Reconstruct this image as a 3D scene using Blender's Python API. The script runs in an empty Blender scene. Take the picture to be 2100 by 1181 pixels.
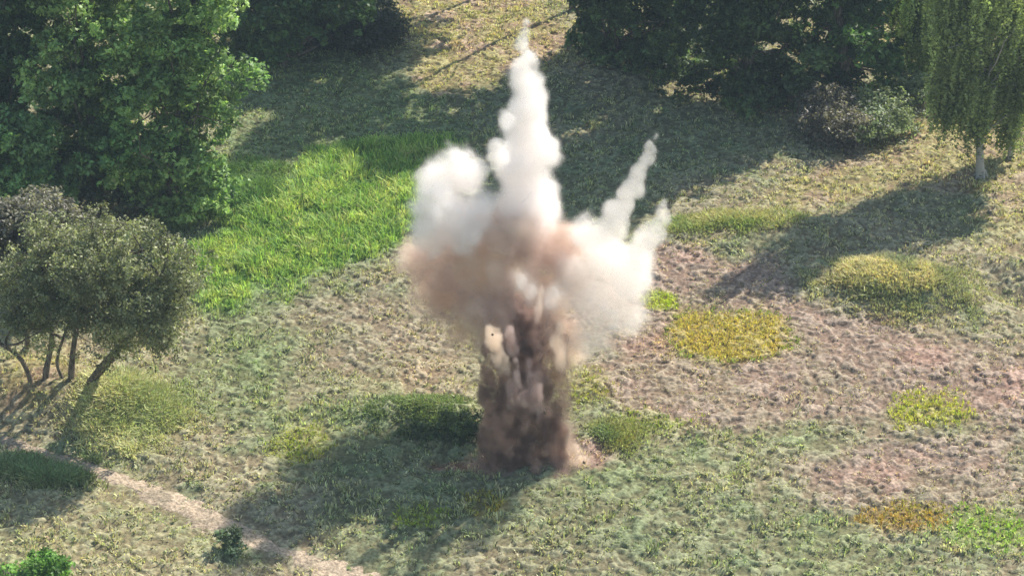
import bpy, math, random
import numpy as np
from mathutils import Vector, Matrix

scene = bpy.context.scene
COL = bpy.context.collection
rng = np.random.default_rng(7)
random.seed(7)
R = math.radians

# ------------------------------------------------------------------ camera
PITCH = R(30.0); DIST = 88.0; HFOV = R(27.0)
CAM = np.array([0.0, -DIST*math.cos(PITCH), DIST*math.sin(PITCH)])
FPX = 1050/math.tan(HFOV/2)
cd = bpy.data.cameras.new('camera'); cam = bpy.data.objects.new('camera', cd); COL.objects.link(cam)
cam.location = CAM; cam.rotation_euler = (math.pi/2-PITCH, 0, 0)
cd.angle = HFOV; cd.clip_start = 1; cd.clip_end = 4000
scene.camera = cam

# ------------------------------------------------------------------ sky and sun
SUN_EL, SUN_AZ = R(44), R(43)          # azimuth from +Y towards +X
w = bpy.data.worlds.new('World'); scene.world = w; w.use_nodes = True
nt = w.node_tree
sky = nt.nodes.new('ShaderNodeTexSky'); sky.sky_type = 'NISHITA'; sky.sun_disc = False
sky.sun_elevation = SUN_EL; sky.sun_rotation = SUN_AZ; sky.air_density = 1.8; sky.dust_density = .8
bg = nt.nodes['Background']; bg.inputs['Strength'].default_value = 0.1
nt.links.new(sky.outputs[0], bg.inputs['Color'])
sd = bpy.data.lights.new('sun', 'SUN'); sd.energy = 4.9; sd.angle = R(0.53); sd.color = (1.0, 0.93, 0.82)
sun = bpy.data.objects.new('sun', sd); COL.objects.link(sun)
SUNDIR = Vector((math.sin(SUN_AZ)*math.cos(SUN_EL), math.cos(SUN_AZ)*math.cos(SUN_EL), math.sin(SUN_EL)))
sun.rotation_euler = SUNDIR.to_track_quat('Z', 'Y').to_euler(); sun.location = SUNDIR*200
scene.view_settings.view_transform = 'Standard'; scene.view_settings.look = 'None'
scene.view_settings.exposure = 1.04; scene.view_settings.gamma = 1
cy = scene.cycles
cy.use_denoising = True; cy.max_bounces = 8; cy.diffuse_bounces = 2; cy.transmission_bounces = 4
cy.transparent_max_bounces = 24; cy.volume_bounces = 5
cy.volume_step_rate = 1.0; cy.volume_max_steps = 512
cy.sample_clamp_indirect = 6

# ------------------------------------------------------------------ photo pixel -> world helpers (layout only)
def ray(u, v):
    d = np.array([0, math.cos(PITCH), -math.sin(PITCH)]) + np.array([1, 0, 0])*(u-1050)/FPX \
        - np.array([0, math.sin(PITCH), math.cos(PITCH)])*(v-590.5)/FPX
    return d/np.linalg.norm(d)
def gp(u, v, z=0.0):                    # where the pixel's ray meets the level z
    d = ray(u, v); t = (z-CAM[2])/d[2]; return CAM+d*t
def up(y, u, v):                        # where it meets the upright plane at depth y
    d = ray(u, v); t = (y-CAM[1])/d[1]; return CAM+d*t
def ppm(y, z=0):                        # pixels per metre there
    return FPX/math.sqrt((y-CAM[1])**2+(z-CAM[2])**2)

# ------------------------------------------------------------------ numpy noise
_T = rng.random((256, 256))
def vn(x, y, s, seed=0):
    x = x/s+seed*17.31; y = y/s+seed*9.77
    xi = np.floor(x).astype(int); yi = np.floor(y).astype(int)
    fx = x-xi; fy = y-yi; fx = fx*fx*(3-2*fx); fy = fy*fy*(3-2*fy)
    a = _T[xi & 255, yi & 255]; b = _T[(xi+1) & 255, yi & 255]
    c = _T[xi & 255, (yi+1) & 255]; d = _T[(xi+1) & 255, (yi+1) & 255]
    return (a*(1-fx)+b*fx)*(1-fy)+(c*(1-fx)+d*fx)*fy
def fbm(x, y, s, seed=0, o=4):
    t = 0; amp = 1; tot = 0
    for i in range(o):
        t = t+amp*vn(x, y, s/2**i, seed+i*3); tot += amp; amp *= .5
    return t/tot
def sstep(a, b, x):
    t = np.clip((x-a)/(b-a), 0, 1); return t*t*(3-2*t)

def poly_sd(px, poly):                   # signed distance to polygon, negative inside
    x, y = px; n = len(poly); d = np.full(x.shape, 1e9); inside = np.zeros(x.shape, bool)
    for i in range(n):
        ax, ay = poly[i]; bx, by = poly[(i+1) % n]
        ex, ey = bx-ax, by-ay; wx, wy = x-ax, y-ay
        t = np.clip((wx*ex+wy*ey)/(ex*ex+ey*ey), 0, 1)
        d = np.minimum(d, np.hypot(wx-ex*t, wy-ey*t))
        with np.errstate(divide='ignore', invalid='ignore'):
            c = ((ay > y) != (by > y)) & (x < (bx-ax)*(y-ay)/(by-ay+1e-12)+ax)
        inside ^= c
    return np.where(inside, -d, d)
def wpoly(pts): return [tuple(gp(u, v)[:2]) for u, v in pts]
def region(x, y, pts, soft=1.0, nz=1.2, seed=0):
    s = poly_sd((x, y), wpoly(pts)) + (fbm(x, y, 2.5, 40+seed, 4)-.5)*2*nz
    return 1-sstep(-soft, soft, s)
def ell(x, y, u, v, ru, rv, soft=.3, nz=.35, seed=0):   # ellipse by photo centre and radii
    c = gp(u, v); a = abs(gp(u+ru, v)[0]-c[0]); b = abs(gp(u, v-rv)[1]-gp(u, v+rv)[1])/2
    d = np.hypot((x-c[0])/a, (y-c[1])/b)+(fbm(x, y, 1.6, 60+seed, 3)-.5)*2*nz
    return 1-sstep(1-soft, 1+soft, d)

# ------------------------------------------------------------------ where things lie (photo outlines turned into ground outlines)
BELT = [(360, 520), (420, 470), (560, 400), (640, 315), (760, 285), (930, 290), (950, 340), (900, 400), (840, 470), (760, 520), (600, 560), (470, 640), (410, 640), (395, 560)]
SOILS = [([(1210, 560), (1360, 500), (1560, 530), (1660, 620), (1850, 660), (2110, 720), (2110, 880), (1900, 880), (1640, 870), (1400, 880), (1280, 820), (1200, 720)], 1.0),
         ([(1600, 960), (1780, 880), (2110, 870), (2110, 1010), (1950, 1040), (1780, 1060), (1640, 1020)], .95),
         ([(560, 640), (800, 560), (900, 640), (980, 740), (960, 800), (760, 800), (640, 760)], .5),
         ([(940, 1130), (1150, 1090), (1350, 1130), (1350, 1200), (900, 1200)], .3)]
TANS = [([(800, -10), (1110, -10), (1190, 90), (1170, 130), (960, 180), (880, 200), (820, 80)], 1.0),
        ([(1750, 300), (1900, 190), (2110, 240), (2110, 540), (2000, 520), (2060, 400), (1870, 380), (1560, 480), (1380, 520), (1500, 460)], .8),
        ([(0, 740), (130, 720), (160, 790), (0, 860)], .9), ([(1750, 40), (1900, 60), (1920, 200), (1850, 230)], .8)]
PALES = [([(180, 800), (340, 770), (400, 870), (320, 920), (200, 870)], .9), ([(0, 1010), (260, 960), (420, 1080), (430, 1180), (0, 1200)], .35),
         ([(700, 800), (860, 700), (980, 760), (980, 800)], .5)]
LUSH = [([(440, 150), (700, 90), (900, 180), (960, 290), (640, 330), (560, 420), (440, 400)], .8), ([(420, 620), (600, 560), (640, 680), (520, 760), (420, 720)], .55), ([(380, 740), (560, 700), (600, 860), (480, 900), (360, 830)], .55),
        ([(1180, 920), (1400, 880), (1620, 940), (1500, 1000), (1200, 990)], .5), ([(1620, 1120), (1680, 1040), (1800, 1080), (1900, 1180), (1620, 1190)], .55),
        ([(1400, 880), (1700, 870), (1760, 920), (1600, 940)], .5), ([(560, 840), (720, 830), (720, 960), (600, 1000)], .4)]
YELLOW = [(1505, 690, 134, 52, (.36, .29, .075), 'broad patch of short golden yellow plants in brown soil right of the smoke'),
          (1350, 615, 34, 17, (.30, .34, .04), 'small lime yellow patch of low plants right beside the white smoke'),
          (1900, 843, 78, 32, (.31, .31, .04), 'yellow green patch of low plants near the right edge of the field'),
          (1860, 1066, 78, 30, (.30, .20, .045), 'ochre orange patch of low plants beside the bright green one'),
          (2025, 1080, 95, 42, (.21, .31, .05), 'bright lime green patch of low plants in the lower right corner'),
          (625, 905, 55, 35, (.28, .28, .045), 'yellowish green plants at the left end of the smoke shadow'),
          (990, 1030, 42, 20, (.27, .22, .04), 'small golden tuft of plants on the lower edge of the smoke shadow'),
          (855, 1055, 60, 20, (.22, .26, .03), 'dark edged yellow green plants below the smoke shadow'),
          (1330, 870, 85, 22, (.22, .25, .05), 'yellow green strip of low plants right of the blast'),
          (1195, 790, 55, 50, (.26, .25, .06), 'faint yellow green plants behind the dust column')]
PATH = [(-40, 868), (60, 905), (150, 940), (240, 972), (330, 1015), (420, 1055), (500, 1088), (560, 1110), (640, 1140), (720, 1172), (800, 1210)]
PATHW = [.35, .35, .38, .42, .48, .55, .5, .28, .45, .62, .7]

def bump(x, y, u, v, ru, rv, h, rot=0, p=1.0):
    c = gp(u, v); k = ppm(c[1]); a = ru/k; b = abs(gp(u, v-rv)[1]-gp(u, v+rv)[1])/2
    dx, dy = x-c[0], y-c[1]; cr, sr = math.cos(rot), math.sin(rot)
    dx, dy = dx*cr+dy*sr, -dx*sr+dy*cr
    return h*np.exp(-((dx/a)**2+(dy/b)**2)**p*1.2)
def height(x, y):
    z = (fbm(x, y, 14, 1, 3)-.5)*.7
    z = z+bump(x, y, 1850, 600, 175, 50, 1.0, R(-14), 1.2)
    z = z+bump(x, y, 130, 800, 230, 55, 1.0, R(-18), 1.4)
    z = z+bump(x, y, 850, 845, 140, 26, .5, 0, 1.2)
    z = z-bump(x, y, 930, 935, 120, 35, .45, 0, 1.3)
    z = z+bump(x, y, 1230, 905, 70, 30, .3, 0, 1.2)
    z = z+bump(x, y, 2100, 560, 110, 26, .6, R(-30), 1.3)
    z = z-bump(x, y, 2070, 610, 90, 18, .35, R(-30), 1.3)
    z = z+bump(x, y, 1600, 480, 200, 30, .45, R(8), 1.2)
    pl = [gp(u, v)[:2] for u, v in PATH]
    d = np.full(np.shape(x), 1e9)
    for (ax, ay), (bx, by) in zip(pl[:-1], pl[1:]):
        ex, ey = bx-ax, by-ay; t = np.clip(((x-ax)*ex+(y-ay)*ey)/(ex*ex+ey*ey), 0, 1)
        d = np.minimum(d, np.hypot(x-ax-ex*t, y-ay-ey*t))
    return z-.16*(1-sstep(.5, 1.5, d))
def path_d(x, y):
    pl = [gp(u, v)[:2] for u, v in PATH]; d = np.full(np.shape(x), 1e9)
    for (ax, ay), (bx, by), wd in zip(pl[:-1], pl[1:], PATHW):
        ex, ey = bx-ax, by-ay; t = np.clip(((x-ax)*ex+(y-ay)*ey)/(ex*ex+ey*ey), 0, 1)
        d = np.minimum(d, np.hypot(x-ax-ex*t, y-ay-ey*t)-wd)
    return d
def soilness(x, y):
    m = np.zeros(np.shape(x))
    for i, (p, k) in enumerate(SOILS): m = np.maximum(m, region(x, y, p, 1.0, 1.8, i)*k)
    return m
C = lambda *a: np.array(a)
def mixc(a, b, m): return a*(1-m[..., None])+b*m[..., None]
def gcol(x, y):
    n = fbm(x, y, 6, 5, 4); n2 = fbm(x, y, 1.3, 9, 3)
    c = mixc(C(.200, .212, .120)*np.ones(x.shape+(3,)), C(.265, .240, .155), sstep(.35, .65, n))
    c = mixc(c, C(.145, .185, .095), sstep(.55, .75, n2)*.6)
    for i, (p, k) in enumerate(PALES): c = mixc(c, C(.30, .29, .15), region(x, y, p, .8, 1.0, 20+i)*k)
    for i, (p, k) in enumerate(LUSH): c = mixc(c, C(.155, .20, .09), region(x, y, p, .8, 1.2, 30+i)*k)
    for i, (p, k) in enumerate(TANS): c = mixc(c, mixc(C(.30, .265, .13)*np.ones(x.shape+(3,)), C(.33, .25, .175), sstep(.5, .7, n2)), region(x, y, p, .8, 1.2, 10+i)*k)
    sc = mixc(C(.285, .220, .172)*np.ones(x.shape+(3,)), C(.31, .215, .17), sstep(.55, .75, fbm(x, y, 3.2, 12, 3)))
    sc = mixc(sc, C(.25, .215, .145), sstep(.5, .7, fbm(x, y, 2.2, 15, 3))*.6)
    c = mixc(c, sc, soilness(x, y))
    c = mixc(c, C(.17, .29, .08), region(x, y, BELT, .8, 1.6, 3)*.9)
    for i, (u, v, ru, rv, col, _) in enumerate(YELLOW): c = mixc(c, np.array(col)*.75+C(.05, .05, .03), ell(x, y, u, v, ru, rv, .4, .5, i)*(.85 if i < 2 else .6 if i < 5 else .45))
    c = mixc(c, C(.34, .25, .20), ell(x, y, 1185, 935, 70, 26, .4, .3, 22))
    c = mixc(c, C(.32, .21, .14), ell(x, y, 940, 935, 70, 9, .4, .3, 23))
    return c

# ------------------------------------------------------------------ materials
def mat(name):
    m = bpy.data.materials.new(name); m.use_nodes = True; m.node_tree.nodes.clear(); return m, m.node_tree
def N(t, kind, **kw):
    n = t.nodes.new(kind)
    for k, v in kw.items(): setattr(n, k, v)
    return n
def ground_mat(name, bumpd=.5, fine=22, base=None):
    m, t = mat(name); L = t.links.new
    out = N(t, 'ShaderNodeOutputMaterial'); b = N(t, 'ShaderNodeBsdfPrincipled')
    b.inputs['Roughness'].default_value = .95; b.inputs['Specular IOR Level'].default_value = .15
    g = N(t, 'ShaderNodeNewGeometry')
    n1 = N(t, 'ShaderNodeTexNoise'); n1.inputs['Scale'].default_value = fine/3; n1.inputs['Detail'].default_value = 5
    n2 = N(t, 'ShaderNodeTexNoise'); n2.inputs['Scale'].default_value = .9; n2.inputs['Detail'].default_value = 3
    for n in (n1, n2): L(g.outputs['Position'], n.inputs['Vector'])
    mr = N(t, 'ShaderNodeMapRange'); mr.inputs['From Min'].default_value = .3; mr.inputs['From Max'].default_value = .7
    mr.inputs['To Min'].default_value = .42; mr.inputs['To Max'].default_value = 1.25; L(n1.outputs['Fac'], mr.inputs['Value'])
    mr2 = N(t, 'ShaderNodeMapRange'); mr2.inputs['From Min'].default_value = .3; mr2.inputs['From Max'].default_value = .7
    mr2.inputs['To Min'].default_value = .85; mr2.inputs['To Max'].default_value = 1.15; L(n2.outputs['Fac'], mr2.inputs['Value'])
    mu = N(t, 'ShaderNodeMath', operation='MULTIPLY'); L(mr.outputs[0], mu.inputs[0]); L(mr2.outputs[0], mu.inputs[1])
    vm = N(t, 'ShaderNodeVectorMath', operation='SCALE'); L(mu.outputs[0], vm.inputs['Scale'])
    if base is None:
        at = N(t, 'ShaderNodeAttribute', attribute_name='Col'); L(at.outputs['Color'], vm.inputs[0])
    else: vm.inputs[0].default_value = base
    L(vm.outputs[0], b.inputs['Base Color'])
    bp = N(t, 'ShaderNodeBump'); bp.inputs['Strength'].default_value = bumpd; bp.inputs['Distance'].default_value = .06
    n3 = N(t, 'ShaderNodeTexNoise'); n3.inputs['Scale'].default_value = fine/2; n3.inputs['Detail'].default_value = 4; L(g.outputs['Position'], n3.inputs['Vector'])
    L(n3.outputs['Fac'], bp.inputs['Height']); L(bp.outputs[0], b.inputs['Normal'])
    L(b.outputs[0], out.inputs['Surface']); return m
def leaf_mat(name, trans=.35, gain=1.0, rough=.6, spec=.3):
    m, t = mat(name); L = t.links.new
    out = N(t, 'ShaderNodeOutputMaterial'); at = N(t, 'ShaderNodeAttribute', attribute_name='Col')
    vm = N(t, 'ShaderNodeVectorMath', operation='SCALE'); vm.inputs['Scale'].default_value = gain; L(at.outputs['Color'], vm.inputs[0])
    b = N(t, 'ShaderNodeBsdfPrincipled'); b.inputs['Roughness'].default_value = rough; b.inputs['Specular IOR Level'].default_value = spec
    L(vm.outputs[0], b.inputs['Base Color'])
    tr = N(t, 'ShaderNodeBsdfTranslucent'); vc = N(t, 'ShaderNodeVectorMath', operation='MULTIPLY'); vc.inputs[1].default_value = (1.25, 1.35, .7)
    L(vm.outputs[0], vc.inputs[0]); L(vc.outputs[0], tr.inputs['Color'])
    mx = N(t, 'ShaderNodeMixShader'); mx.inputs[0].default_value = trans; L(b.outputs[0], mx.inputs[1]); L(tr.outputs[0], mx.inputs[2])
    L(mx.outputs[0], out.inputs['Surface']); return m
def bark_mat(name, c1, c2, sc=(3, 3, 1), lo=.45, hi=.6):
    m, t = mat(name); L = t.links.new
    out = N(t, 'ShaderNodeOutputMaterial'); b = N(t, 'ShaderNodeBsdfPrincipled'); b.inputs['Roughness'].default_value = .9
    tc = N(t, 'ShaderNodeTexCoord'); mp = N(t, 'ShaderNodeMapping'); mp.inputs['Scale'].default_value = sc; L(tc.outputs['Object'], mp.inputs[0])
    n = N(t, 'ShaderNodeTexNoise'); n.inputs['Scale'].default_value = 3; n.inputs['Detail'].default_value = 5; L(mp.outputs[0], n.inputs['Vector'])
    cr = N(t, 'ShaderNodeValToRGB'); cr.color_ramp.elements[0].position = lo; cr.color_ramp.elements[1].position = hi
    cr.color_ramp.elements[0].color = (*c1, 1); cr.color_ramp.elements[1].color = (*c2, 1); L(n.outputs['Fac'], cr.inputs[0])
    L(cr.outputs[0], b.inputs['Base Color'])
    bp = N(t, 'ShaderNodeBump'); bp.inputs['Strength'].default_value = .6; bp.inputs['Distance'].default_value = .03; L(n.outputs['Fac'], bp.inputs['Height']); L(bp.outputs[0], b.inputs['Normal'])
    L(b.outputs[0], out.inputs['Surface']); return m

M_GROUND = ground_mat('ground_earth'); M_PATH = ground_mat('path_dirt', .7, 26)
M_GRASS = leaf_mat('grass_blades', .38, 1.15, .7, .15)
M_LEAF = leaf_mat('tree_leaves', .4, 1.0, .5, .35)
M_BARK = bark_mat('grey_brown_bark', (.05, .04, .03), (.16, .13, .10), (4, 4, 1))
M_BIRCH = bark_mat('birch_bark', (.03, .03, .03), (.30, .29, .27), (1.3, 1.3, 3), .36, .43)
M_CLOD = ground_mat('clod_earth', .8, 30, (.20, .14, .10))

# ------------------------------------------------------------------ object helpers
def tag(o, label=None, cat=None, group=None, kind=None):
    if label: o['label'] = label
    if cat: o['category'] = cat
    if group: o['group'] = group
    if kind: o['kind'] = kind
    return o
def np_mesh(name, V, F, m, parent=None, colors=None, smooth=False, loc=None):
    me = bpy.data.meshes.new(name); V = np.asarray(V, np.float32); F = np.asarray(F, np.int32); k = F.shape[1]
    me.vertices.add(len(V)); me.vertices.foreach_set('co', V.ravel())
    me.loops.add(F.size); me.loops.foreach_set('vertex_index', F.ravel())
    me.polygons.add(len(F)); me.polygons.foreach_set('loop_start', np.arange(0, F.size, k, dtype=np.int32))
    me.update(calc_edges=True)
    if smooth: me.polygons.foreach_set('use_smooth', np.ones(len(F), bool))
    if colors is not None:
        a = me.color_attributes.new('Col', 'FLOAT_COLOR', 'POINT')
        cc = np.ones((len(V), 4), np.float32); cc[:, :3] = colors; a.data.foreach_set('color', cc.ravel())
    me.materials.append(m); o = bpy.data.objects.new(name, me); COL.objects.link(o)
    if parent: o.parent = parent
    if loc is not None: o.location = loc
    return o
def empty(name, loc):
    o = bpy.data.objects.new(name, None); o.location = loc; o.empty_display_size = .5; COL.objects.link(o); return o

# ------------------------------------------------------------------ ground sheet
def axis(lo, hi, step):
    core = np.arange(lo, hi+step/2, step); g = step; a = [hi]; 
    while a[-1] < 300: g = min(g*1.35, 60); a.append(a[-1]+g)
    b = [lo]; g = step
    while b[-1] > -300: g = min(g*1.35, 60); b.append(b[-1]-g)
    return np.concatenate([np.array(b[:0:-1]), core, np.array(a[1:])])
xs = axis(-30, 30, .062); ys = axis(-21.5, 36, .06)
X, Y = np.meshgrid(xs, ys)
def tuss(x, y):
    wx = x+(fbm(x, y, .4, 27, 2)-.5)*.4; wy = y+(fbm(x, y, .4, 28, 2)-.5)*.4
    return sstep(.38, .62, fbm(wx, wy*1.25, .25, 21, 2))*(.55+.45*sstep(.35, .6, fbm(x, y, .9, 23, 2)))
def rough(X, Y):
    so = soilness(X, Y); inz = sstep(120, 60, np.hypot(X, Y))
    return ((tuss(X, Y)-.6)*(.105+.01*so)+(fbm(X, Y, .15, 25, 2)-.5)*(.08+.05*so)+(fbm(X, Y, 1.2, 26, 2)-.5)*.12)*inz
pd = path_d(X, Y)
Z = height(X, Y)+rough(X, Y)*(.25+.75*sstep(-.1, .4, pd))
gc = gcol(X, Y); tu = tuss(X, Y); gc = mixc(gc*C(.58, .49, .45), gc, np.clip(tu+.25, 0, 1))  # gaps between tussocks: browner earth, darkened further to stand for their shade
nx, ny = len(xs), len(ys)
idx = np.arange(nx*ny).reshape(ny, nx)
F = np.stack([idx[:-1, :-1], idx[:-1, 1:], idx[1:, 1:], idx[1:, :-1]], -1).reshape(-1, 4)
tag(np_mesh('ground', np.stack([X, Y, Z], -1).reshape(-1, 3), F, M_GROUND, colors=gc.reshape(-1, 3), smooth=True), kind='structure')
def gz(x, y): return height(np.asarray(x, float), np.asarray(y, float))

# dirt path, a ragged ribbon laid on the ground
pl = np.array([gp(u, v)[:2] for u, v in PATH]); tt = np.linspace(0, len(pl)-1, 420)
cx = np.interp(tt, range(len(pl)), pl[:, 0]); cyy = np.interp(tt, range(len(pl)), pl[:, 1]); wd = np.interp(tt, range(len(pl)), PATHW)
ker = np.ones(25)/25
cxs = np.convolve(np.pad(cx, 12, 'edge'), ker, 'valid'); cys = np.convolve(np.pad(cyy, 12, 'edge'), ker, 'valid')
tx, ty = np.gradient(cxs), np.gradient(cys); ln = np.hypot(tx, ty)+1e-9; nxv, nyv = -ty/ln, tx/ln
S = np.linspace(-1, 1, 23); 
el = wd*(1+(fbm(cxs, cys, 1.0, 70, 4)-.5)*1.9); er = wd*(1+(fbm(cxs+50, cys, 1.0, 71, 4)-.5)*1.9)
wid = np.where(S[None, :] < 0, el[:, None], er[:, None])
PX = cxs[:, None]+nxv[:, None]*S*wid; PY = cys[:, None]+nyv[:, None]*S*wid
PZ = height(PX, PY)+.25*rough(PX, PY)+.035*(1-np.abs(S)**4)-.02+(fbm(PX, PY, .3, 75, 3)-.5)*.05
red = sstep(.42, .6, fbm(PX, PY, 1.7, 77, 3))*sstep(150, 260, tt[:, None]+0*S)
pc = mixc(C(.35, .275, .20)*np.ones(PX.shape+(3,)), C(.36, .16, .09), red)
pc = mixc(pc, C(.20, .17, .12), sstep(.55, .75, fbm(PX, PY, .6, 79, 3))*.6)
i2 = np.arange(PX.size).reshape(PX.shape)
F = np.stack([i2[:-1, :-1], i2[:-1, 1:], i2[1:, 1:], i2[1:, :-1]], -1).reshape(-1, 4)
tag(np_mesh('path', np.stack([PX, PY, PZ], -1).reshape(-1, 3), F, M_PATH, colors=pc.reshape(-1, 3), smooth=True), kind='structure')

# ------------------------------------------------------------------ grass
def blades(x, y, z, n, h, wdt, col, spread, lean=.5, cvar=.25):
    """n blades per tuft; all arrays per tuft. Each blade is one bent quad pair."""
    T = len(x); m = T*n
    rep = lambda a: np.repeat(np.broadcast_to(a, (T,)), n)
    ang = rng.random(m)*2*np.pi; rr = np.sqrt(rng.random(m))*rep(spread); px = rep(x)+np.cos(ang)*rr; py = rep(y)+np.sin(ang)*rr; pz = rep(z)
    hh = rep(h)*(.55+.7*rng.random(m)); ww = rep(wdt)*(.6+.8*rng.random(m))
    la = ang+rng.normal(0, .8, m); le = np.abs(rng.normal(0, lean, m))*hh
    fx, fy = np.cos(la+np.pi/2+rng.normal(0, .7, m)), np.sin(la+np.pi/2)
    dx, dy = np.cos(la)*le, np.sin(la)*le
    V = np.empty((m, 6, 3), np.float32)
    def setv(i, s, f, hz, wk):
        V[:, i, 0] = px+dx*f+fx*ww*s*wk; V[:, i, 1] = py+dy*f+fy*ww*s*wk; V[:, i, 2] = pz+hh*hz
    setv(0, -.5, 0, -.12, .8); setv(1, .5, 0, -.12, .8); setv(2, .5, .35, .6, 1); setv(3, -.5, .35, .6, 1); setv(4, .5, 1, .95, .25); setv(5, -.5, 1, .95, .25)
    b = (np.arange(m)*6)[:, None]
    F = np.concatenate([b+np.array([0, 1, 2, 3]), b+np.array([3, 2, 4, 5])])
    cc = np.repeat(col, n, 0)*(1+rng.normal(0, cvar, (m, 1)))*(1+rng.normal(0, .06, (m, 3)))
    cc = np.clip(cc, .01, .8)
    return V.reshape(-1, 3), F, np.repeat(cc, 6, 0)
def grass(name, x, y, n, h, wdt, spread, label=None, col=None, cvar=.25, lean=.5, zoff=0):
    z = gz(x, y)+zoff
    if col is None: col = gcol(x, y)
    V, F, c = blades(x, y, z, n, h, wdt, col, spread, lean, cvar)
    return tag(np_mesh(name, V, F, M_GRASS, colors=c), label, kind='stuff')
def inview(x, y, pad=1.5):
    z = 0; d = (y-CAM[1])*math.cos(PITCH)+(CAM[2])*math.sin(PITCH)
    return (np.abs(x) < d*1050/FPX+pad) & (y > -21.2) & (y < 35)
def scatter(n, mask=None):
    x = rng.uniform(-31, 31, n); y = rng.uniform(-21.2, 35, n); k = inview(x, y)
    x, y = x[k], y[k]
    if mask is not None:
        k = rng.random(len(x)) < mask(x, y); x, y = x[k], y[k]
    return x, y
inbelt = lambda x, y: region(x, y, BELT, 1.1, 2.0, 3)
x, y = scatter(150000, lambda x, y: (.15+.85*tuss(x, y))* sstep(-.2, .15, path_d(x, y)+.16*rng.normal(size=len(x)))*(1-.8*inbelt(x, y))*(.35+.65*sstep(.35, .6, fbm(x, y, .8, 81, 3)))*(1-.35*soilness(x, y)))
so = soilness(x, y); tall = sstep(.5, .75, fbm(x, y, 1.1, 83, 3))
hh = (.07+.10*tall)*(1-.45*so)
c = gcol(x, y)*1.45; c = mixc(c, C(.42, .38, .27), (rng.random(len(x)) < .28)*.6)
c = mixc(c, C(.07, .10, .045), (rng.random(len(x)) < .14)*.7)
grass('grass', x, y, 7, hh, .042, .08+.05*tall, 'rough green and straw coloured grass covering the whole field', c, .4, .7)

# the bright green belt
x, y = scatter(130000, lambda x, y: inbelt(x, y)*(.35+.65*sstep(.35, .5, fbm(x, y, .6, 92, 3))))
hh = .35+.35*fbm(x, y, 1.0, 87, 3)
c = mixc(C(.25, .36, .09)*np.ones((len(x), 3)), C(.40, .47, .15), sstep(.45, .7, fbm(x, y, .9, 88, 3))); c = mixc(c, C(.10, .19, .07), (rng.random(len(x)) < .25)*.8); c = mixc(c, C(.40, .38, .18), (rng.random(len(x)) < .07)*.8)
hh = hh*(.35+.75*fbm(x, y, 1.4, 89, 3))*(.25+.75*inbelt(x, y)); c = mixc(gcol(x, y)*1.4, c, .35+.65*inbelt(x, y))
grass('tall_grass', x, y, 10, hh, .042, .16, 'lush bright green tall grass in a curved belt left of the white smoke', c, .25, .6)

for i, (u, v, ru, rv, col, lab) in enumerate(YELLOW):
    cc_ = gp(u, v); a = ru/ppm(cc_[1]); b = abs(gp(u, v-rv)[1]-gp(u, v+rv)[1])/2
    n = int(a*b*4*120); x = cc_[0]+rng.uniform(-1.6, 1.6, n)*a; y = cc_[1]+rng.uniform(-1.6, 1.6, n)*b
    m = ell(x, y, u, v, ru, rv, .22 if i == 0 else .5, .3 if i == 0 else .75, i)*(1 if i < 1 else .75 if i < 5 else .4); k = rng.random(n) < m; x, y, m = x[k], y[k], m[k]
    base = np.array(col)*np.ones((len(x), 3))
    green = sstep(.85, .4, m) if i == 0 else sstep(.5, .75, fbm(x, y, .8, 90, 2))*.5
    base = mixc(base*1.25, C(.11, .22, .03), np.broadcast_to(green, x.shape)*.8)
    base = mixc(base, gcol(x, y)*1.3, rng.random(len(x))*.45)
    grass('low_plants', x, y, 7, .06+.07*rng.random(len(x)), .04, .09, lab, base, .25, .6)

# mounds with longer grass
def mound_grass(name, u, v, ru, rv, n, h, cols, label, seed, rot=0):
    c0 = gp(u, v); a = ru/ppm(c0[1]); b = abs(gp(u, v-rv)[1]-gp(u, v+rv)[1])/2
    t = rng.random(n)*2*np.pi; r = np.sqrt(rng.random(n)); dx, dy = np.cos(t)*r*a, np.sin(t)*r*b
    x = c0[0]+dx*math.cos(rot)-dy*math.sin(rot); y = c0[1]+dx*math.sin(rot)+dy*math.cos(rot)
    nn = fbm(x, y, 1.3, seed, 3); e = 1-sstep(.35, 1.0, r+(fbm(x, y, 1.5, seed+7, 3)-.5)*1.0)
    k = rng.random(n) < (.45+.9*(nn-.3))*(.08+e); x, y, nn, e = x[k], y[k], nn[k], e[k]
    k = path_d(x, y) > .1; x, y, nn, e = x[k], y[k], nn[k], e[k]
    q = sstep(.35, .65, fbm(x, y, 1.6, seed+2, 3)); c = mixc(np.array(cols[0])*np.ones((len(x), 3)), np.array(cols[1]), q)
    g0 = gcol(x, y)*1.3; c = mixc(c*1.2, g0, (1-e)*.7); return grass(name, x, y, 9, h*(.4+.8*nn)*(.3+.6*e), .035, .14, label, c, .28, .7)
mound_grass('mound_grass', 1850, 600, 215, 75, 7000, .32, [(.20, .21, .11), (.42, .36, .19)], 'long dry grass over the low mound right of the field', 101, R(-14))
mound_grass('mound_grass', 275, 850, 165, 85, 8000, .38, [(.28, .30, .15), (.44, .42, .25)], 'pale long grass on the bank beneath the grey green tree', 105)
mound_grass('mound_grass', 860, 848, 160, 42, 4000, .24, [(.10, .145, .06), (.16, .20, .08)], 'green weeds on the bank left behind the dust column, darkened as a shaded dip', 108)  # dark greens stand in for the shaded side of the dip
mound_grass('mound_grass', 1270, 900, 90, 44, 1300, .2, [(.13, .17, .07), (.22, .22, .08)], 'grey green weeds right beside the crater', 111)
mound_grass('mound_grass', 1480, 470, 190, 34, 3000, .35, [(.17, .22, .07), (.30, .28, .12)], 'pale green tall grass along the edge of the right tree shadow', 113, R(8))
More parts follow.
